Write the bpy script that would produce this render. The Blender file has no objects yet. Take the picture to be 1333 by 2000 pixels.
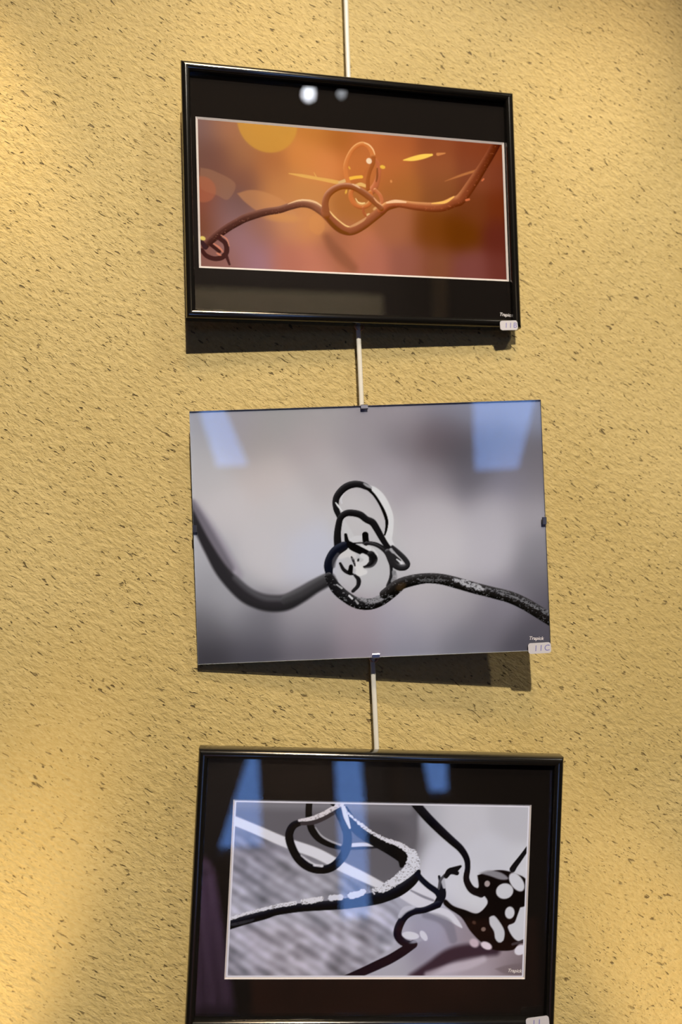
import bpy, bmesh, math, random
import numpy as np
from mathutils import Matrix, Vector

scene = bpy.context.scene
# measured placement (metres in the room; millimetres on the pictures, origin at the bottom centre of each)
CAM_ROT = [[0.987848, 0.037949, -0.150722], [-0.147333, -0.080199, -0.98583], [-0.049499, 0.996056, -0.073633]]
CAM_LOC = (0.0, -0.8720, 1.500)
POSE1 = dict(base=[0.166, -0.03359, 1.79315], rot=[[0.998765, 0.014096, 0.047647], [0.048274, -0.048119, -0.997674], [-0.01177, 0.998742, -0.04874]], w=419.78, h=305.74)
POSE2 = dict(base=[0.1597, -0.03788, 1.3905], rot=[[0.991746, 0.003589, -0.128169], [-0.12771, -0.061317, -0.989914], [-0.011412, 0.998112, -0.060353]], w=414.10, h=295.36)
POSE3 = dict(base=[0.13459, -0.03798, 0.97689], rot=[[0.993345, 0.088183, -0.074084], [-0.069285, -0.056303, -0.996007], [-0.092002, 0.994512, -0.049818]], w=419.95, h=308.78)
OPEN1 = (-193.9, 198.2, 62.0, 243.6)
OPEN3 = (-169.0, 175.8, 51.8, 251.0)
STICK1 = (191.4, 1.8)
STICK2 = (193.6, 2.9)
STICK3 = (188.9, 9.1)
SIG1 = ((183.3, 17.0), (201.2, 15.9))
SIG2 = ((181.8, 12.8), (199.1, 11.8))
SIG3 = ((155.1, 59.3), (171.7, 58.7))
CLIPS = [(-2.0, 295.9), (0.8, 1.6), (-206.3, 157.9), (207.9, 152.2)]
ROD = [(0.1712, 2.228), (0.17, 2.172), (0.1692, 2.1234), (0.1647, 1.794), (0.1645, 1.7451), (0.164, 1.6935), (0.161, 1.3853), (0.1608, 1.3349), (0.1604, 1.2759)]
HOOK1 = (0.166, -0.0115, 1.7934)
HOOK2 = (0.1629, -0.0115, 1.3846)

# ------------------------------------------------------------------ camera, world, lights, exposure
cam_data = bpy.data.cameras.new('camera')
cam_data.sensor_fit = 'VERTICAL'; cam_data.sensor_height = 36.0; cam_data.sensor_width = 24.0
cam_data.lens = 36.0 * 1400.0 / 2000.0
cam_data.clip_start = 0.01
cam_data.dof.use_dof = True; cam_data.dof.focus_distance = 0.86; cam_data.dof.aperture_fstop = 1.8
cam = bpy.data.objects.new('camera', cam_data)
cam.matrix_world = Matrix.Translation(CAM_LOC) @ Matrix(CAM_ROT).to_4x4()
scene.collection.objects.link(cam); scene.camera = cam

world = bpy.data.worlds.new('sky'); scene.world = world; world.use_nodes = True
bgn = world.node_tree.nodes['Background']
bgn.inputs[0].default_value = (0.20, 0.41, 1.0, 1); bgn.inputs[1].default_value = 5.0

def spot(name, loc, target, power, color, radius=0.03, angle=80, blend=0.7):
    l = bpy.data.lights.new(name, 'SPOT'); l.energy = power; l.color = color
    l.shadow_soft_size = radius; l.spot_size = math.radians(angle); l.spot_blend = blend
    o = bpy.data.objects.new(name, l); o.location = loc
    o.rotation_euler = (Vector(target) - Vector(loc)).to_track_quat('-Z', 'Y').to_euler()
    scene.collection.objects.link(o); return o
WARM = (1.0, 0.90, 0.74); GOLD = (1.0, 0.70, 0.33)
# track spots under the ceiling of the hall; small downlights and floor uplights grazing the wall
spot('ceiling_spot', (0.42, -4.5, 5.20), (0.12, 0, 1.17), 1560, WARM, 0.060, 22, 0.5)
spot('ceiling_spot', (2.40, -2.4, 4.60), (0.20, 0, 1.50), 170, WARM, 0.07, 40, 0.8)
spot('floor_uplight', (1.05, -0.45, 0.05), (0.54, 0, 0.94), 76, GOLD, 0.03, 13, 1.0)
spot('floor_uplight', (-0.75, -0.45, 0.05), (-0.31, 0, 1.06), 145, GOLD, 0.03, 12, 1.0)
spot('wall_downlight', (-0.80, -0.5, 3.00), (-0.34, 0, 2.12), 84, GOLD, 0.03, 13, 1.0)
spot('wall_downlight', (0.00, -0.5, 3.00), (0.06, 0, 2.17), 10, GOLD, 0.03, 16, 1.0)
spot('wall_downlight', (1.00, -0.5, 3.00), (0.50, 0, 2.12), 20, GOLD, 0.03, 15, 1.0)
# small globe lamps hanging over the landing
for gx, gz, gr, gp in ((0.55, 3.19, 0.026, 0.55), (0.685, 3.205, 0.014, 0.05)):
    gl = bpy.data.lights.new('globe_lamp', 'POINT'); gl.energy = gp; gl.color = (0.9, 0.93, 1.0); gl.shadow_soft_size = gr
    go = bpy.data.objects.new('globe_lamp', gl); go.location = (gx, -2.0, gz); scene.collection.objects.link(go)
# added fills: soft warm light for the shadows, spots brightening the reflected far wall
fill_light = bpy.data.lights.new('soft_fill', 'POINT'); fill_light.energy = 160; fill_light.color = (1.0, 0.70, 0.38); fill_light.shadow_soft_size = 0.30
fill_obj = bpy.data.objects.new('soft_fill', fill_light); fill_obj.location = (0.3, -2.2, 4.7); scene.collection.objects.link(fill_obj)
spot('far_wall_fill', (1.0, -3.0, 4.6), (1.0, -5.0, 3.2), 420, (1.0, 0.92, 0.8), 0.06, 60, 0.8)
spot('far_wall_fill', (-0.3, -3.4, 0.3), (-0.4, -5.0, -2.2), 600, (1.0, 0.86, 0.7), 0.06, 100, 0.8)

scene.view_settings.view_transform = 'Standard'; scene.view_settings.look = 'None'
scene.view_settings.exposure = 0.08; scene.view_settings.gamma = 1.0
scene.view_settings.use_curve_mapping = False

# ------------------------------------------------------------------ materials
def new_mat(name):
    m = bpy.data.materials.new(name); m.use_nodes = True
    nt = m.node_tree; return m, nt, nt.nodes['Principled BSDF']
def plain(name, col, rough=0.5, metal=0.0, noise=0.0, nscale=400.0, coat=0.0, spec=0.5):
    m, nt, b = new_mat(name)
    b.inputs['Roughness'].default_value = rough; b.inputs['Metallic'].default_value = metal
    b.inputs['Coat Weight'].default_value = coat; b.inputs['Specular IOR Level'].default_value = spec
    n = nt.nodes.new('ShaderNodeTexNoise'); n.inputs['Scale'].default_value = nscale; n.inputs['Detail'].default_value = 3
    tc = nt.nodes.new('ShaderNodeTexCoord'); nt.links.new(tc.outputs['Object'], n.inputs['Vector'])
    mx = nt.nodes.new('ShaderNodeMix'); mx.data_type = 'RGBA'
    mx.inputs[6].default_value = (*[c * (1 - noise) for c in col], 1); mx.inputs[7].default_value = (*[min(1, c * (1 + noise)) for c in col], 1)
    nt.links.new(n.outputs['Fac'], mx.inputs[0]); nt.links.new(mx.outputs[2], b.inputs['Base Color'])
    return m
def plaster():
    m, nt, b = new_mat('yellow_plaster'); N = nt.nodes.new; L = nt.links.new
    b.inputs['Roughness'].default_value = 0.62
    b.inputs['Specular IOR Level'].default_value = 0.25
    tc = N('ShaderNodeTexCoord')
    mp0 = N('ShaderNodeMapping'); mp0.inputs['Rotation'].default_value = (0, math.radians(-36), 0)
    L(tc.outputs['Object'], mp0.inputs['Vector'])
    def stretched(sx, sz, detail, scale=1.0, rough=0.5, dist=0.0, off=0.0):
        mp = N('ShaderNodeMapping'); mp.inputs['Scale'].default_value = (sx, 40, sz); mp.inputs['Location'].default_value = (off, 0, off * .7)
        L(mp0.outputs['Vector'], mp.inputs['Vector'])
        n = N('ShaderNodeTexNoise'); n.inputs['Scale'].default_value = scale; n.inputs['Detail'].default_value = detail
        n.inputs['Roughness'].default_value = rough; n.inputs['Distortion'].default_value = dist
        L(mp.outputs['Vector'], n.inputs['Vector']); return n.outputs['Fac']
    def ramp(src, a, c):
        r = N('ShaderNodeMapRange'); r.interpolation_type = 'SMOOTHSTEP'
        r.inputs['From Min'].default_value = a; r.inputs['From Max'].default_value = c; L(src, r.inputs['Value']); return r.outputs['Result']
    def math_(op, a, c):
        n = N('ShaderNodeMath'); n.operation = op
        for i, v in enumerate((a, c)):
            if isinstance(v, (int, float)): n.inputs[i].default_value = v
            else: L(v, n.inputs[i])
        return n.outputs[0]
    grain = stretched(130, 300, 3, rough=0.6, dist=0.3)
    lumps = stretched(70, 120, 3, rough=0.55, off=3.1)
    fleck_a = ramp(stretched(95, 260, 1.5, off=7.7, dist=0.5), 0.63, 0.72)
    fleck_b = ramp(stretched(190, 420, 1.0, off=13.3), 0.64, 0.74)
    patch = stretched(4, 4, 2, off=21.0)
    gate = ramp(stretched(28, 40, 2, off=5.5), 0.36, 0.6)
    flecks = math_('MULTIPLY', math_('MAXIMUM', fleck_a, math_('MULTIPLY', fleck_b, 0.55)), math_('ADD', math_('MULTIPLY', gate, 0.75), 0.25))
    base = N('ShaderNodeMix'); base.data_type = 'RGBA'
    base.inputs[6].default_value = (0.42, 0.319, 0.124, 1); base.inputs[7].default_value = (0.495, 0.386, 0.169, 1)
    L(ramp(math_('ADD', math_('MULTIPLY', grain, 0.6), math_('MULTIPLY', patch, 0.4)), 0.35, 0.65), base.inputs[0])
    fm = N('ShaderNodeMix'); fm.data_type = 'RGBA'; fm.inputs[7].default_value = (0.095, 0.062, 0.024, 1)
    L(math_('MULTIPLY', flecks, 0.85), fm.inputs[0]); L(base.outputs[2], fm.inputs[6]); L(fm.outputs[2], b.inputs['Base Color'])
    h = math_('SUBTRACT', math_('ADD', math_('MULTIPLY', grain, 0.45), math_('MULTIPLY', lumps, 0.8)), math_('MULTIPLY', flecks, 0.55))
    bp = N('ShaderNodeBump'); bp.inputs['Strength'].default_value = 0.75; bp.inputs['Distance'].default_value = 0.004
    L(h, bp.inputs['Height']); L(bp.outputs['Normal'], b.inputs['Normal'])
    return m
def clear_glass(name='clear_glass', tint=(1, 1, 1), f0=0.04):
    m = bpy.data.materials.new(name); m.use_nodes = True; nt = m.node_tree; nt.nodes.clear()
    N = nt.nodes.new; L = nt.links.new
    out = N('ShaderNodeOutputMaterial'); mix = N('ShaderNodeMixShader'); tr = N('ShaderNodeBsdfTransparent'); gl = N('ShaderNodeBsdfGlossy')
    tr.inputs[0].default_value = (*tint, 1); gl.inputs['Roughness'].default_value = 0.012
    lw = N('ShaderNodeLayerWeight'); lw.inputs['Blend'].default_value = 0.5
    p = N('ShaderNodeMath'); p.operation = 'POWER'; p.inputs[1].default_value = 5; L(lw.outputs['Facing'], p.inputs[0])
    ma = N('ShaderNodeMath'); ma.operation = 'MULTIPLY_ADD'; ma.inputs[1].default_value = 1 - f0; ma.inputs[2].default_value = f0
    L(p.outputs[0], ma.inputs[0]); L(ma.outputs[0], mix.inputs[0]); L(tr.outputs[0], mix.inputs[1]); L(gl.outputs[0], mix.inputs[2])
    L(mix.outputs[0], out.inputs[0]); return m
def print_paper():
    m, nt, b = new_mat('photo_print'); a = nt.nodes.new('ShaderNodeVertexColor'); a.layer_name = 'ink'
    nt.links.new(a.outputs['Color'], b.inputs['Base Color']); b.inputs['Roughness'].default_value = 0.6
    b.inputs['Specular IOR Level'].default_value = 0.0
    return m
M_WALL = plaster()
M_GLASS = clear_glass()
M_PRINT = print_paper()
M_FRAME = plain('black_lacquer', (0.006, 0.0055, 0.005), 0.13, noise=0.3, coat=0.4)
M_MAT = plain('black_mat_board', (0.006, 0.0045, 0.004), 0.8, noise=0.3, nscale=900, spec=0.05)
M_CORE = plain('mat_core_white', (0.62, 0.58, 0.58), 0.7, noise=0.06)
M_BACK = plain('hardboard', (0.20, 0.12, 0.06), 0.8, noise=0.2)
M_CHROME = plain('clip_steel', (0.27, 0.27, 0.32), 0.34, metal=1.0, noise=0.05)
M_ROD = plain('white_nylon', (0.60, 0.585, 0.53), 0.42, noise=0.05, nscale=150)
M_HOOK = plain('copper_hook', (0.55, 0.36, 0.26), 0.35, metal=0.7, noise=0.1)
M_STICK = plain('label_paper', (0.50, 0.485, 0.53), 0.6, noise=0.03)
M_PEN = plain('ball_pen_ink', (0.16, 0.15, 0.42), 0.6)
M_WHITEINK = plain('white_ink', (0.75, 0.72, 0.75), 0.6)
M_DARKWOOD = plain('dark_panelling', (0.030, 0.020, 0.016), 0.7, noise=0.4, nscale=6)
M_CEIL = plain('dark_ceiling', (0.035, 0.024, 0.018), 0.8, noise=0.3, nscale=5)
M_FLOOR = plain('brown_floor', (0.06, 0.04, 0.028), 0.6, noise=0.3, nscale=8)
M_BEIGE = plain('beige_plaster', (0.46, 0.40, 0.30), 0.8, noise=0.1, nscale=8)
M_REDWOOD = plain('red_panelling', (0.17, 0.065, 0.042), 0.6, noise=0.7, nscale=2.5)
M_CURTAIN = plain('dark_curtain', (0.04, 0.035, 0.04), 0.9, noise=0.2)
M_VIOLET = plain('violet_curtain', (0.42, 0.28, 0.60), 0.9, noise=0.2)
M_GEDGE = plain('ground_glass_edge', (0.42, 0.46, 0.47), 0.3, noise=0.05)
M_WIN = plain('window_frame_paint', (0.05, 0.045, 0.045), 0.5, noise=0.1)

# ------------------------------------------------------------------ mesh helpers
def link(name, me, mat, parent=None, smooth=False):
    me.materials.append(mat)
    if smooth:
        me.polygons.foreach_set('use_smooth', [True] * len(me.polygons))
    o = bpy.data.objects.new(name, me); scene.collection.objects.link(o); o.parent = parent; return o
def mesh(name, vs, fs):
    me = bpy.data.meshes.new(name); me.from_pydata([tuple(v) for v in vs], [], fs); me.update(); return me
def box_data(x0, x1, y0, y1, z0, z1):
    v = [(x, y, z) for x in (x0, x1) for y in (y0, y1) for z in (z0, z1)]
    f = [(0, 1, 3, 2), (4, 6, 7, 5), (0, 4, 5, 1), (2, 3, 7, 6), (0, 2, 6, 4), (1, 5, 7, 3)]
    return v, f
def box(name, b, mat, parent=None, bevel=0.0):
    v, f = box_data(*b); me = mesh(name, v, f)
    if bevel:
        bm = bmesh.new(); bm.from_mesh(me)
        bmesh.ops.bevel(bm, geom=bm.edges[:], offset=bevel, segments=2, affect='EDGES'); bm.to_mesh(me); bm.free()
    return link(name, me, mat, parent)
def tag(o, label=None, cat=None, kind=None, group=None):
    for k, v in (('label', label), ('category', cat), ('kind', kind), ('group', group)):
        if v: o[k] = v
    return o
MM = 0.001

# ------------------------------------------------------------------ the room
def wall_holes(name, xs, zs, holes, y0, y1, mat):
    """a wall between y0 and y1 with rectangular openings: cells of a grid that fall in no opening"""
    X = sorted(set([xs[0], xs[1]] + [h[i] for h in holes for i in (0, 1)])); Z = sorted(set([zs[0], zs[1]] + [h[i] for h in holes for i in (2, 3)]))
    vs, fs = [], []
    for i in range(len(X) - 1):
        for j in range(len(Z) - 1):
            cx, cz = (X[i] + X[i + 1]) / 2, (Z[j] + Z[j + 1]) / 2
            if any(h[0] < cx < h[1] and h[2] < cz < h[3] for h in holes): continue
            v, f = box_data(X[i], X[i + 1], y0, y1, Z[j], Z[j + 1]); n = len(vs); vs += v; fs += [tuple(a + n for a in q) for q in f]
    return link(name, mesh(name, vs, fs), mat)
tag(box('wall_front', (-3.2, 4.2, 0.0, 0.2, -2.7, 6.0), M_WALL), 'yellow textured plaster wall with dark flecks behind the pictures', kind='structure')
tag(box('wall_left', (-3.4, -3.2, -5.2, 0.2, -2.7, 6.0), M_DARKWOOD), kind='structure')
tag(box('wall_right', (4.2, 4.4, -5.2, 0.2, -2.7, 6.0), M_DARKWOOD), kind='structure')
tag(box('ceiling', (-3.4, 4.4, -5.2, 0.2, 6.0, 6.2), M_CEIL), kind='structure')
tag(box('floor', (-3.2, 4.2, -1.25, 0.0, -0.2, 0.0), M_FLOOR), kind='structure')
tag(box('floor_lower', (-3.2, 4.2, -5.0, 0.0, -2.9, -2.7), M_FLOOR), kind='structure')
WINDOWS = [(-1.08, -0.60, -1.35, -0.35), (-0.02, 0.26, -2.0, -0.35), (0.67, 0.95, -0.95, -0.35), (-1.75, -0.95, 1.72, 2.6), (0.67, 1.22, 1.59, 2.6)]
tag(wall_holes('wall_back', (-3.2, 4.2), (-2.7, 6.0), WINDOWS, -5.2, -5.0, M_DARKWOOD), kind='structure')
tag(box('trim_1', (-0.2, 1.79, -5.0, -4.95, 2.9, 3.26), M_BEIGE), kind='structure')
tag(box('trim_3', (2.25, 2.37, -5.0, -4.93, 2.4, 3.6), M_BEIGE), kind='structure')
tag(box('trim_4', (-0.75, 1.6, -5.0, -4.96, -2.69, -1.95), M_REDWOOD), kind='structure')
def drape(name, left, right, mat, waves, y=-4.93):
    """hanging cloth between two slanting edges, with folds; left and right are (x_top, x_bottom, z_top, z_bottom)"""
    n, vs, fs = waves * 8, [], []
    for t in range(9):
        k = t / 8
        for i in range(n + 1):
            u = i / n; xl = left[0] + (left[1] - left[0]) * k; xr = right[0] + (right[1] - right[0]) * k
            vs.append((xl + (xr - xl) * u, y + 0.02 * math.sin(u * waves * 2 * math.pi), left[2] + (left[3] - left[2]) * k))
    for t in range(8):
        for i in range(n): a = t * (n + 1) + i; fs.append((a, a + 1, a + n + 2, a + n + 1))
    o = link(name, mesh(name, vs, fs), mat, smooth=True); m = o.modifiers.new('cloth', 'SOLIDIFY'); m.thickness = 0.004
    return tag(o, kind='structure')
drape('added_curtain_1', (-1.95, -1.95, 2.75, 1.6), (-1.66, -1.36, 2.75, 1.6), M_CURTAIN, 4)  # dark curtains out of view, added to cut the window reflections to shape
drape('added_curtain_2', (-1.50, -1.08, 2.75, 1.6), (-0.85, -0.85, 2.75, 1.6), M_CURTAIN, 5)
drape('added_curtain_3', (-1.2, -1.2, -0.25, -1.45), (-0.60, -1.04, -0.25, -1.45), M_CURTAIN, 5)
drape('added_curtain_4', (0.55, 0.55, -0.25, -1.1), (0.66, 0.80, -0.25, -1.1), M_CURTAIN, 3)
drape('added_curtain_5', (0.20, 0.28, -0.25, -2.1), (0.42, 0.42, -0.25, -2.1), M_CURTAIN, 3)
drape('added_curtain_6', (1.34, 0.98, 2.75, 1.5), (1.55, 1.55, 2.75, 1.5), M_CURTAIN, 4)
drape('added_violet_cloth', (-1.42, -1.48, -1.3, -2.66), (-1.02, -0.88, -1.3, -2.66), M_VIOLET, 5)  # violet cloth out of view, added to tint the reflection in the lowest glass
for i, (x0, x1, z0, z1) in enumerate(WINDOWS):
    fr = []; t = 0.025
    vs, fs = [], []
    for b in ((x0, x0 + t, -5.12, -5.06, z0, z1), (x1 - t, x1, -5.12, -5.06, z0, z1), (x0 + t, x1 - t, -5.12, -5.06, z0, z0 + t), (x0 + t, x1 - t, -5.12, -5.06, z1 - t, z1)):
        v, f = box_data(*b); n = len(vs); vs += v; fs += [tuple(a + n for a in q) for q in f]
    w = tag(link('window_%d' % (i + 1), mesh('window_frame', vs, fs), M_WIN), kind='structure')
    box('pane', (x0 + t, x1 - t, -5.095, -5.089, z0 + t, z1 - t), M_GLASS, w)
    pl = bpy.data.lights.new('window_portal', 'AREA'); pl.shape = 'RECTANGLE'; pl.size = x1 - x0; pl.size_y = z1 - z0
    pl.cycles.is_portal = True
    po = bpy.data.objects.new('window_portal', pl); po.location = ((x0 + x1) / 2, -5.19, (z0 + z1) / 2); po.rotation_euler = (math.radians(90), 0, 0)
    scene.collection.objects.link(po)
tag(box('trim_2', (-3.2, 4.2, -0.022, 0.0, 2.86, 2.90), M_ROD, bevel=0.004), kind='structure')

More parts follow.
